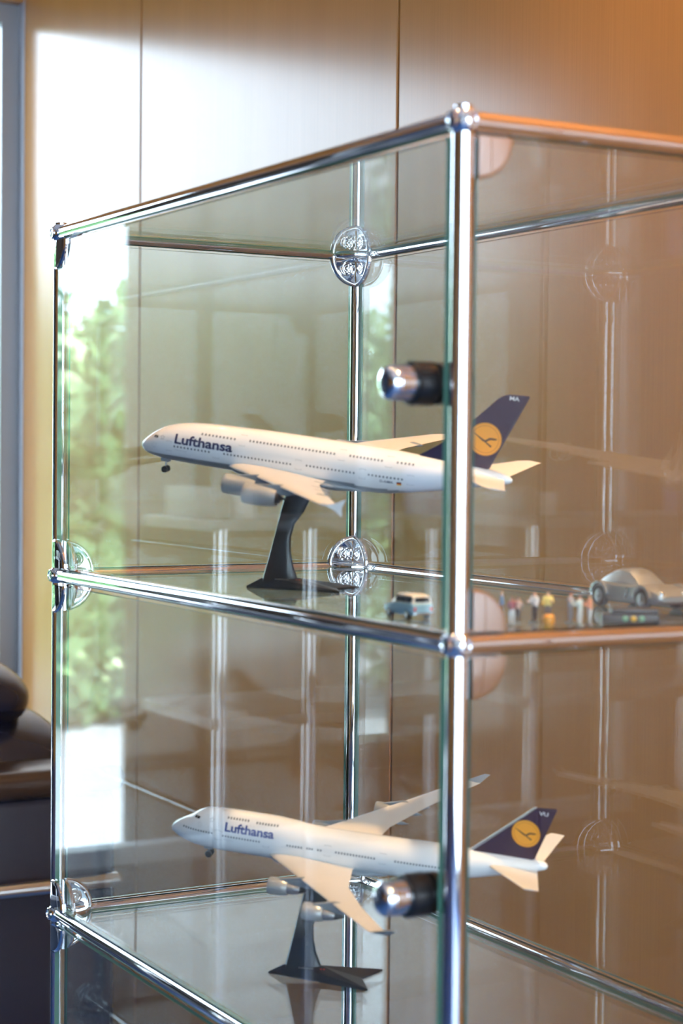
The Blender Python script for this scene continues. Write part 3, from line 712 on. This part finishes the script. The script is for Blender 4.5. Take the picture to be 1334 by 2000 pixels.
# light blue estate car
t = empty('toy_car', (0.0640, 0.1680, SH1), math.radians(90))
tag(t, 'small light blue toy estate car with cream roof on glass shelf', 'toy car')
st = [(-0.0215, 0.004, 0.0105, 0.0112, 0.0088, 0.0075), (-0.0205, 0.0033, 0.0112, 0.0120, 0.0096, 0.0085), (-0.0185, 0.003, 0.0115, 0.0125, 0.0099, 0.0088), (0.004, 0.003, 0.0112, 0.0118, 0.0099, 0.0088), (0.010, 0.003, 0.0108, 0.0114, 0.0098, 0.0085), (0.018, 0.003, 0.0095, 0.0103, 0.0095, 0.0078), (0.0213, 0.0035, 0.0085, 0.0092, 0.0088, 0.007), (0.0222, 0.0045, 0.0075, 0.008, 0.0078, 0.006)]
body = obj('body', car_body(st), 'paint_blue', t)
cab = [(-0.0205, 0.0112, 0.0118, 0.0124, 0.0085, 0.0084), (-0.0195, 0.0112, 0.0135, 0.0172, 0.0088, 0.0074), (-0.017, 0.0112, 0.0138, 0.0188, 0.0089, 0.0073), (-0.005, 0.0112, 0.0138, 0.0192, 0.0089, 0.0073), (0.004, 0.0112, 0.0138, 0.0186, 0.0088, 0.0072), (0.0075, 0.0112, 0.0130, 0.0155, 0.0086, 0.0074), (0.0110, 0.0108, 0.0112, 0.0118, 0.0083, 0.0080)]
cb = obj('cabin', car_body(cab), 'paint_cream', t)
def quad(name, pts, m, parent, th=0.0003):
    p = [Vector(q) for q in pts]; n = (p[1]-p[0]).cross(p[3]-p[0]).normalized()
    bm = bmesh.new(); prism(bm, [q-n*th for q in p], [q+n*th for q in p]); return obj(name, bm, m, parent, smooth=False)
for sd in (-1, 1):
    for x0, x1 in ((-0.0185, -0.0115), (-0.0105, -0.0035), (-0.0025, 0.0045)):
        quad('side_window', [(x0, sd*0.0088, 0.0128), (x1, sd*0.0088, 0.0128), (x1-(0.001 if x1 > 0 else 0), sd*0.0078, 0.0170), (x0, sd*0.0078, 0.0170)], 'car_glass', t)
quad('rear_window', [(-0.0203, -0.0068, 0.0130), (-0.0203, 0.0068, 0.0130), (-0.0196, 0.006, 0.0166), (-0.0196, -0.006, 0.0166)], 'car_glass', t)
quad('windscreen', [(0.0100, -0.007, 0.0128), (0.0100, 0.007, 0.0128), (0.0062, 0.0062, 0.0172), (0.0062, -0.0062, 0.0172)], 'car_glass', t)
for sd in (-1, 1):
    obj('headlight', sphere(bmesh.new(), (0.0212, sd*0.0068, 0.0078), 0.0022, 14, 8), 'chrome_soft', t)
    obj('tail_light', nbox((-0.0219, sd*0.0072-0.0011, 0.0062), (-0.0208, sd*0.0072+0.0011, 0.0092), 0.0003), 'flag_red', t)
    for x in (-0.0135, 0.0135): wheel('wheel', t, x, sd*0.0098, 0.0038, 0.0038, 0.003, 'rubber', 'chrome_soft')
obj('rear_bumper', nbox((-0.0228, -0.0092, 0.0036), (-0.0210, 0.0092, 0.0052), 0.0006), 'chrome_soft', t)

def coupe(name, loc, rz, m, ml, k=1.0, mt='tyre_grey', mh='pewter'):
    t = empty(name, loc, rz); Q = lambda L: [tuple(v*k for v in a) for a in L]
    st = Q([(-0.047, 0.009, 0.0135, 0.0142, 0.012, 0.009), (-0.045, 0.006, 0.0165, 0.0175, 0.0165, 0.013), (-0.038, 0.005, 0.019, 0.0202, 0.0195, 0.0155), (-0.028, 0.005, 0.0205, 0.0215, 0.0205, 0.016), (-0.012, 0.005, 0.0185, 0.0205, 0.0190, 0.016), (0.008, 0.005, 0.0180, 0.0200, 0.0188, 0.016), (0.024, 0.005, 0.0195, 0.0205, 0.0203, 0.0155), (0.034, 0.005, 0.0180, 0.0190, 0.0198, 0.0145), (0.043, 0.0055, 0.0145, 0.0152, 0.0170, 0.012), (0.0465, 0.008, 0.0118, 0.0124, 0.0125, 0.009)])
    obj('body', car_body(st), m, t)
    cab = Q([(-0.036, 0.018, 0.0190, 0.0200, 0.0140, 0.0130), (-0.030, 0.018, 0.0215, 0.0250, 0.0155, 0.0120), (-0.020, 0.018, 0.0225, 0.0300, 0.0160, 0.0115), (-0.008, 0.018, 0.0225, 0.0325, 0.0160, 0.0112), (0.002, 0.018, 0.0222, 0.0315, 0.0158, 0.0112), (0.010, 0.018, 0.0212, 0.0262, 0.0155, 0.0120), (0.017, 0.018, 0.0195, 0.0205, 0.0145, 0.0135)])
    c = obj('roof', car_body(cab), m, t)
    for sd in (-1, 1):
        quad('door_strip', Q([(0.0045, sd*0.0194, 0.0085), (0.0075, sd*0.0194, 0.0085), (0.0100, sd*0.0188, 0.0175), (0.0070, sd*0.0188, 0.0175)]), ml, t, 0.0002*k)
        for x in (-0.0285, 0.0275):
            wheel('wheel', t, x*k, sd*0.0205*k, 0.0088*k, 0.0088*k, 0.006*k, mt, mh)
            bm = bmesh.new(); N = 14; a0 = [];
            pin, pout = [], []
            for i in range(N+1):
                an = PI*(0.06+0.88*i/N); r1, r2 = 0.0098*k, 0.0122*k
                pin.append((x*k+r1*math.cos(an), 0.0088*k+r1*math.sin(an))); pout.append((x*k+r2*math.cos(an), 0.0088*k+r2*math.sin(an)))
            ya, yb = sd*0.0165*k, sd*0.0213*k
            rings = [[(p[0], ya, p[1]), (p[0], yb, p[1]), (q[0], yb*0.985, q[1]), (q[0], ya, q[1])] for p, q in zip(pin, pout)]
            loft(bm, rings); obj('fender', bm, ml if x < 0 else m, t)
        obj('headlight', sphere(bmesh.new(), (0.0425*k, sd*0.0115*k, 0.0135*k), 0.003*k, 14, 8), 'chrome_soft', t)
    return t
t = coupe('toy_car', (0.2900, 0.1700, SH1), math.radians(-90), 'pewter', 'pewter_light', 1.0)
tag(t, 'silver grey toy coupe with round fenders and large wheels on glass shelf', 'toy car')
t = coupe('toy_car', (0.2760, 0.0300, SH1), math.radians(-90), 'paint_white', 'paint_white', 0.95, 'rubber', 'chrome_soft')
tag(t, 'white toy car standing next to the silver grey coupe', 'toy car')

# ------------------------------------------------------------------ miniature figures
def figurine(loc, rz, h, shirt, trousers, hair, label, arm=(0.3, 0.3), hat=False):
    J = {'pel': (0, 0, .53), 'sp': (0, 0, .64), 'ch': (.01, 0, .76), 'nk': (.01, 0, .85), 'hd': (.015, 0, .91), 'ht': (.015, 0, .965)}
    R = {'pel': .085, 'sp': .08, 'ch': .095, 'nk': .04, 'hd': .065, 'ht': .052}
    Ed = [('pel', 'sp'), ('sp', 'ch'), ('ch', 'nk'), ('nk', 'hd'), ('hd', 'ht')]
    for sd, ar in ((1, arm[0]), (-1, arm[1])):
        n = 'L' if sd > 0 else 'R'
        J[n+'h'] = (0, sd*.055, .5); J[n+'k'] = (.015+.02*sd, sd*.06, .28); J[n+'a'] = (0, sd*.065, .05); J[n+'t'] = (.07, sd*.07, .025)
        J[n+'s'] = (.01, sd*.12, .79); J[n+'e'] = (.02+.1*ar, sd*(.16), .64); J[n+'w'] = (.06+.28*ar, sd*(.15-.05*ar), .54+.3*ar); J[n+'f'] = (.09+.34*ar, sd*(.145-.06*ar), .49+.36*ar)
        for j, rr in (('h', .07), ('k', .05), ('a', .036), ('t', .03), ('s', .052), ('e', .038), ('w', .028), ('f', .022)): R[n+j] = rr
        Ed += [('pel', n+'h'), (n+'h', n+'k'), (n+'k', n+'a'), (n+'a', n+'t'), ('ch', n+'s'), (n+'s', n+'e'), (n+'e', n+'w'), (n+'w', n+'f')]
    keys = list(J); me = bpy.data.meshes.new('fig')
    me.from_pydata([tuple(c*h for c in J[k]) for k in keys], [(keys.index(a), keys.index(b)) for a, b in Ed], [])
    o = bpy.data.objects.new('fig', me); C.objects.link(o)
    o.modifiers.new('s', 'SKIN'); ss = o.modifiers.new('ss', 'SUBSURF'); ss.levels = 1; ss.render_levels = 1
    for i, k in enumerate(keys):
        me.skin_vertices[0].data[i].radius = (R[k]*h, R[k]*h); me.skin_vertices[0].data[i].use_root = (k == 'pel')
    bpy.context.view_layer.update()
    em = bpy.data.meshes.new_from_object(o.evaluated_get(bpy.context.evaluated_depsgraph_get())); bpy.data.objects.remove(o)
    for nm, cc in (('shirt', shirt), ('trousers', trousers), ('hair', hair)):
        kk = nm+str(cc)
        if kk not in MATS: mat(kk, cc, 0.5)
    em.materials.clear()
    for mm in ('skin', 'shirt'+str(shirt), 'trousers'+str(trousers), 'hair'+str(hair), 'rubber'): em.materials.append(MATS[mm])
    zmin = min(v.co.z for v in em.vertices)
    for v in em.vertices: v.co.z -= zmin
    for p in em.polygons:
        c = p.center/h; z = c.z+zmin/h; p.use_smooth = True
        hand = abs(c.y) > 0.1 and ((c.x > .05+.22*max(arm)) and z < .95 and (z < .52 or max(arm) > .2))
        p.material_index = 4 if z < .055 else 2 if z < .53 and abs(c.y) < .115 else 3 if (z > .935 or (z > .86 and c.x < -.015)) else 0 if z > .845 else 0 if hand else 1
    ob = bpy.data.objects.new('figurine', em); C.objects.link(ob); ob.location = loc; ob.rotation_euler = (0, 0, rz)
    b = bmesh.new(); lathe(b, (0.01*h, 0, -0.0006), (0, 0, 1), [(0, 0.17*h), (0.0012, 0.165*h)], 20); obj('base', b, 'base_grey', ob)
    tag(ob, label, 'figurine', 'miniature figures on the glass shelf')
    return ob
FZ = SH1+0.0006
figs = [((0.1155, 0.1160), 2.6, .0225, (0.16, 0.28, 0.45), (0.14, 0.08, 0.08), (0.55, 0.33, 0.15), 'blond miniature figure in blue shirt standing apart from the others', (0, 0)),
        ((0.0985, 0.0780), 1.5, .0210, (0.25, 0.06, 0.08), (0.78, 0.78, 0.74), (0.20, 0.05, 0.04), 'miniature figure in dark red top and white trousers', (.3, .1)),
        ((0.1260, 0.0880), 3.4, .0235, (0.80, 0.78, 0.76), (0.06, 0.045, 0.045), (0.45, 0.20, 0.12), 'tall miniature figure in white shirt and dark trousers', (.2, .5)),
        ((0.1360, 0.0850), 4.0, .0235, (0.86, 0.68, 0.20), (0.20, 0.15, 0.13), (0.75, 0.50, 0.22), 'miniature figure in yellow jacket beside the white-shirted one', (.6, .2)),
        ((0.1440, 0.0560), 2.0, .0225, (0.62, 0.70, 0.64), (0.72, 0.70, 0.64), (0.45, 0.14, 0.10), 'miniature figure in pale green shirt and cream trousers', (.9, .3)),
        ((0.1560, 0.0600), 3.0, .0215, (0.80, 0.36, 0.22), (0.74, 0.72, 0.68), (0.70, 0.45, 0.25), 'miniature figure in salmon orange top and white trousers', (.4, .7)),
        ((0.1120, 0.0900), 0.6, .0200, (0.62, 0.40, 0.32), (0.10, 0.07, 0.07), (0.12, 0.06, 0.04), 'short dark-haired miniature figure in dusty pink top', (.1, .4)),
        ((0.1500, 0.0760), 5.2, .0230, (0.30, 0.34, 0.40), (0.30, 0.28, 0.27), (0.40, 0.12, 0.08), 'red-haired miniature figure in slate grey clothes', (.5, .1))]
for (x, y), rz, h, a, b, c, lb, ar in figs: figurine((x, y, FZ), rz, h, a, b, c, lb, ar)
# small orange barrel
b = bmesh.new(); lathe(b, (0.1185, 0.0600, SH1), (0, 0, 1), [(0, 0.0033), (0.0015, 0.0041), (0.0045, 0.0045), (0.0075, 0.0041), (0.009, 0.0034)], 24)
mat('orange', (0.85, 0.36, 0.03), 0.4); o = obj('barrel', b, 'orange'); tag(o, 'tiny orange barrel between the miniature figures', 'barrel')
b = bmesh.new()
for s_ in (0.0021, 0.0066): lathe(b, (0.1185, 0.0600, SH1+s_), (0, 0, 1), [(0, 0.0043), (0.0002, 0.0047), (0.0006, 0.0047), (0.0008, 0.0043)], 24)
obj('hoop', b, 'logo_dull', o)
# black box with three coloured studs
t = empty('small_box', (0.1860, 0.0520, SH1), math.radians(-28)); tag(t, 'small black box with three coloured studs beside the miniature figures', 'box')
obj('body', nbox((-0.021, -0.0085, 0), (0.021, 0.0085, 0.0080), 0.0008), 'box_black', t)
obj('lid', nbox((-0.0135, -0.0088, 0.0080), (0.0213, 0.0088, 0.0122), 0.0008), 'box_black', t)
for i, m in enumerate(('dot_green', 'flag_gold', 'dot_green')):
    obj('stud', lathe(bmesh.new(), (-0.004+i*0.0062, -0.0084, 0.0048), (0, -1, 0), [(0, 0.0021), (0.0009, 0.0021), (0.0013, 0.0012), (0.0013, 0)], 16), m, t)

# ------------------------------------------------------------------ armchair in the corner
def cushion(bm, c, s, e=(3.2, 3.2), rot=None, nu=40, nv=24):
    """superellipsoid cushion"""
    M = rot or Matrix.Identity(3); rows = []
    pw = lambda v, p: math.copysign(abs(v)**(2/p), v)
    for j in range(1, nv):
        ph = -PI/2+PI*j/nv; row = []
        for i in range(nu):
            th = 2*PI*i/nu
            q = Vector((s[0]*pw(math.cos(ph), e[1])*pw(math.cos(th), e[0]), s[1]*pw(math.cos(ph), e[1])*pw(math.sin(th), e[0]), s[2]*pw(math.sin(ph), e[1])))
            row.append(bm.verts.new(Vector(c)+M @ q))
        rows.append(row)
    for a, b in zip(rows, rows[1:]):
        for i in range(nu): bm.faces.new((a[i], a[(i+1) % nu], b[(i+1) % nu], b[i]))
    bm.faces.new(rows[0]); bm.faces.new(list(reversed(rows[-1]))); return bm
ax0, ax1, ay0, ay1 = -0.27, 0.435, 1.60, 2.36
t = empty('armchair', (0, 1.95, 0)); tag(t, 'black leather armchair with chrome tube frame beside the panelled wall', 'armchair')
def loc_(o, base=(0, 1.95, 0)):
    o.location = -Vector(base); return o
for y0, y1 in ((ay0, ay0+0.115), (ay1-0.115, ay1)):
    arm = loc_(obj('side_panel', nbox((ax0, y0+0.012, 0.10), (ax1-0.01, y1-0.012, 0.685), 0.02, 4), 'leather', t))
    pad = obj('arm_pad', nbox((ax0-0.01, y0-0.004, 0.678), (ax1, y1+0.004, 0.722), 0.02, 5), 'leather_edge_lit', t); loc_(pad)
    bar = bmesh.new(); yy = y0-0.006 if y0 == ay0 else y1+0.006
    tube(bar, (ax0, yy, 0.545), (ax1-0.02, yy, 0.545), 0.012, 20); lathe(bar, (ax1-0.02, yy, 0.545), (1, 0, 0), [(0, 0.012), (0.008, 0.009), (0.012, 0)], 20); loc_(obj('chrome_rail', bar, 'chrome', t))
    for x in (ax0+0.05, ax1-0.05):
        loc_(obj('leg', lathe(bmesh.new(), (x, (y0+y1)/2, 0), (0, 0, 1), [(0, 0.02), (0.02, 0.02), (0.022, 0.014), (0.13, 0.014)], 20), 'chrome', t))
loc_(obj('seat_base', nbox((ax0+0.02, ay0+0.11, 0.14), (ax1-0.02, ay1-0.11, 0.32), 0.02, 3), 'leather', t))
loc_(obj('seat_cushion', cushion(bmesh.new(), (ax0+0.27, (ay0+ay1)/2, 0.40), (0.28, 0.265, 0.095), (5, 3)), 'leather', t))
loc_(obj('back_frame', nbox((ax1-0.09, ay0+0.11, 0.30), (ax1-0.02, ay1-0.11, 0.66), 0.025, 4), 'leather', t))
rot = Matrix.Rotation(math.radians(14), 3, 'Y')
loc_(obj('back_cushion', cushion(bmesh.new(), (0.300, (ay0+ay1)/2, 0.62), (0.125, 0.268, 0.175), (4, 2.6), rot), 'leather', t))
loc_(obj('head_cushion', cushion(bmesh.new(), (0.235, (ay0+ay1)/2, 0.825), (0.125, 0.25, 0.065), (3.5, 2.3), rot), 'leather', t))

# ------------------------------------------------------------------ low rack with chrome posts further along the window wall
t = empty('shelf_rack', (-1.3, 2.2, 0)); tag(t, 'low dark grey shelf rack with chrome posts standing beyond the window', 'shelf rack')
for x in (-0.82, -1.01, -1.48):
    for y in ((2.05,) if x > -1.4 else (2.05, 2.36)):
        o = obj('post', tube(bmesh.new(), (x, y, 0), (x, y, 1.065), 0.012, 16), 'chrome', t); o.location = (1.3, -2.2, 0)
for z in (0.28, 0.69, 1.06):
    o = obj('shelf_board', nbox((-1.50, 2.04, z), (-0.80, 2.37, z+0.022), 0.003), 'shelf_white', t); o.location = (1.3, -2.2, 0)
for i, (x, h, m) in enumerate(((-0.845, 0.06, 'shelf_white'), (-0.895, 0.05, 'paint_cream'), (-1.40, 0.10, 'folder_blue'), (-1.46, 0.10, 'shelf_white'))):
    o = obj('folder', nbox((x-0.02, 2.10, 1.082), (x+0.02, 2.32, 1.082+h), 0.002), m); tag(o, ('low grey', 'cream', 'dark blue', 'tall grey')[i]+' folder standing on the low dark grey shelf rack', 'folder', 'folders on the rack')

# ------------------------------------------------------------------ ceiling downlights
spots = [(0.36, 0.0, 170), (0.12, 1.15, 5), (-0.55, 0.35, 10), (-1.0, -0.9, 25), (-2.0, 0.4, 20), (0.25, -0.85, 75)]
where = ('above the glass cabinet near the wood wall', 'above the armchair side of the cabinet', 'in front of the long glass door', 'in the middle of the room', 'farthest from the wood wall', 'near the free end of the wood wall')
for (x, y, e), wh in zip(spots, where):
    t = empty('ceiling_downlight', (x, y, ZC)); tag(t, 'round recessed warm downlight in ceiling '+wh, 'downlight', 'ceiling downlights')
    obj('trim_ring', lathe(bmesh.new(), (0, 0, 0), (0, 0, -1), [(0, 0.030), (0, 0.052), (0.004, 0.052), (0.006, 0.048), (0.006, 0.034), (0, 0.030)], 32, cap=False), 'lamp_white', t)
    obj('lamp_lens', lathe(bmesh.new(), (0, 0, 0), (0, 0, -1), [(0.0005, 0.030), (0.004, 0.029), (0.0065, 0.018), (0.0072, 0)], 24, cap=False), 'lens_warm', t)
    ld = bpy.data.lights.new('downlight_beam', 'SPOT'); ld.energy = e; ld.color = (1.0, 0.60, 0.29); ld.spot_size = math.radians(95); ld.spot_blend = 0.8; ld.shadow_soft_size = 0.028
    lo = bpy.data.objects.new('downlight_beam', ld); C.objects.link(lo); lo.parent = t; lo.location = (0, 0, -0.02)

# ------------------------------------------------------------------ shrubs outside the window
def shrub(loc, rx, rz, n, m, label):
    t = empty('garden_shrub', loc); rnd = random.Random(int(loc[0]*100)+5)
    tr = bmesh.new(); lathe(tr, (0, 0, 0), (0, 0, 1), [(0, 0.09), (rz*1.0, 0.05), (rz*1.5, 0.02)], 10); obj('trunk', tr, 'bark', t)
    vs_, fs_ = [], []
    blobs = [(rnd.uniform(-.6, .6)*rx, rnd.uniform(-.5, .5)*rx, rz*(0.15+1.45*rnd.random()), rx*rnd.uniform(.35, .6)) for _ in range(15)]
    for i in range(n):
        bx, by, bz, br = rnd.choice(blobs); d = Vector((rnd.gauss(0, 1), rnd.gauss(0, 1), rnd.gauss(0, 1))).normalized()
        c = Vector((bx, by, bz))+d*br*rnd.uniform(.75, 1.05); c.z = max(0.05, c.z)
        a = Vector((rnd.gauss(0, 1), rnd.gauss(0, 1), rnd.gauss(0, 1))).normalized(); b_ = a.cross(d+Vector((0.1, 0.2, 0.3))).normalized(); sL = rnd.uniform(.05, .10)
        k = len(vs_); vs_ += [c-a*sL, c+b_*sL*.5, c+a*sL, c-b_*sL*.5]; fs_.append((k, k+1, k+2, k+3))
    me = bpy.data.meshes.new('foliage'); me.from_pydata([tuple(v) for v in vs_], [], fs_); me.materials.append(MATS[m])
    o = bpy.data.objects.new('foliage', me); C.objects.link(o); o.parent = t; o['kind'] = 'stuff'
    tag(t, label, 'shrub', 'garden shrubs beyond the window')
rows = [('mid green', -6.5, 7.4), ('bright green', -4.45, 7.3), ('dark green', -2.4, 7.4), ('mid green', -0.35, 7.3), ('bright green', 1.7, 7.4)]
for i, (nm, x, y) in enumerate(rows):
    shrub((x, y, -0.1), 0.92, 1.22, 7500, 'leaf%d' % (i % 3), 'leafy green garden shrub in the front row beyond the terrace')
for i, x in enumerate((-7.4, -5.0, -2.7, -0.4, 2.0)):
    shrub((x, 10.2, -0.1), 1.05, 1.5, 6500, 'leaf%d' % ((i+1) % 3), 'taller leafy shrub in the back row behind the terrace')
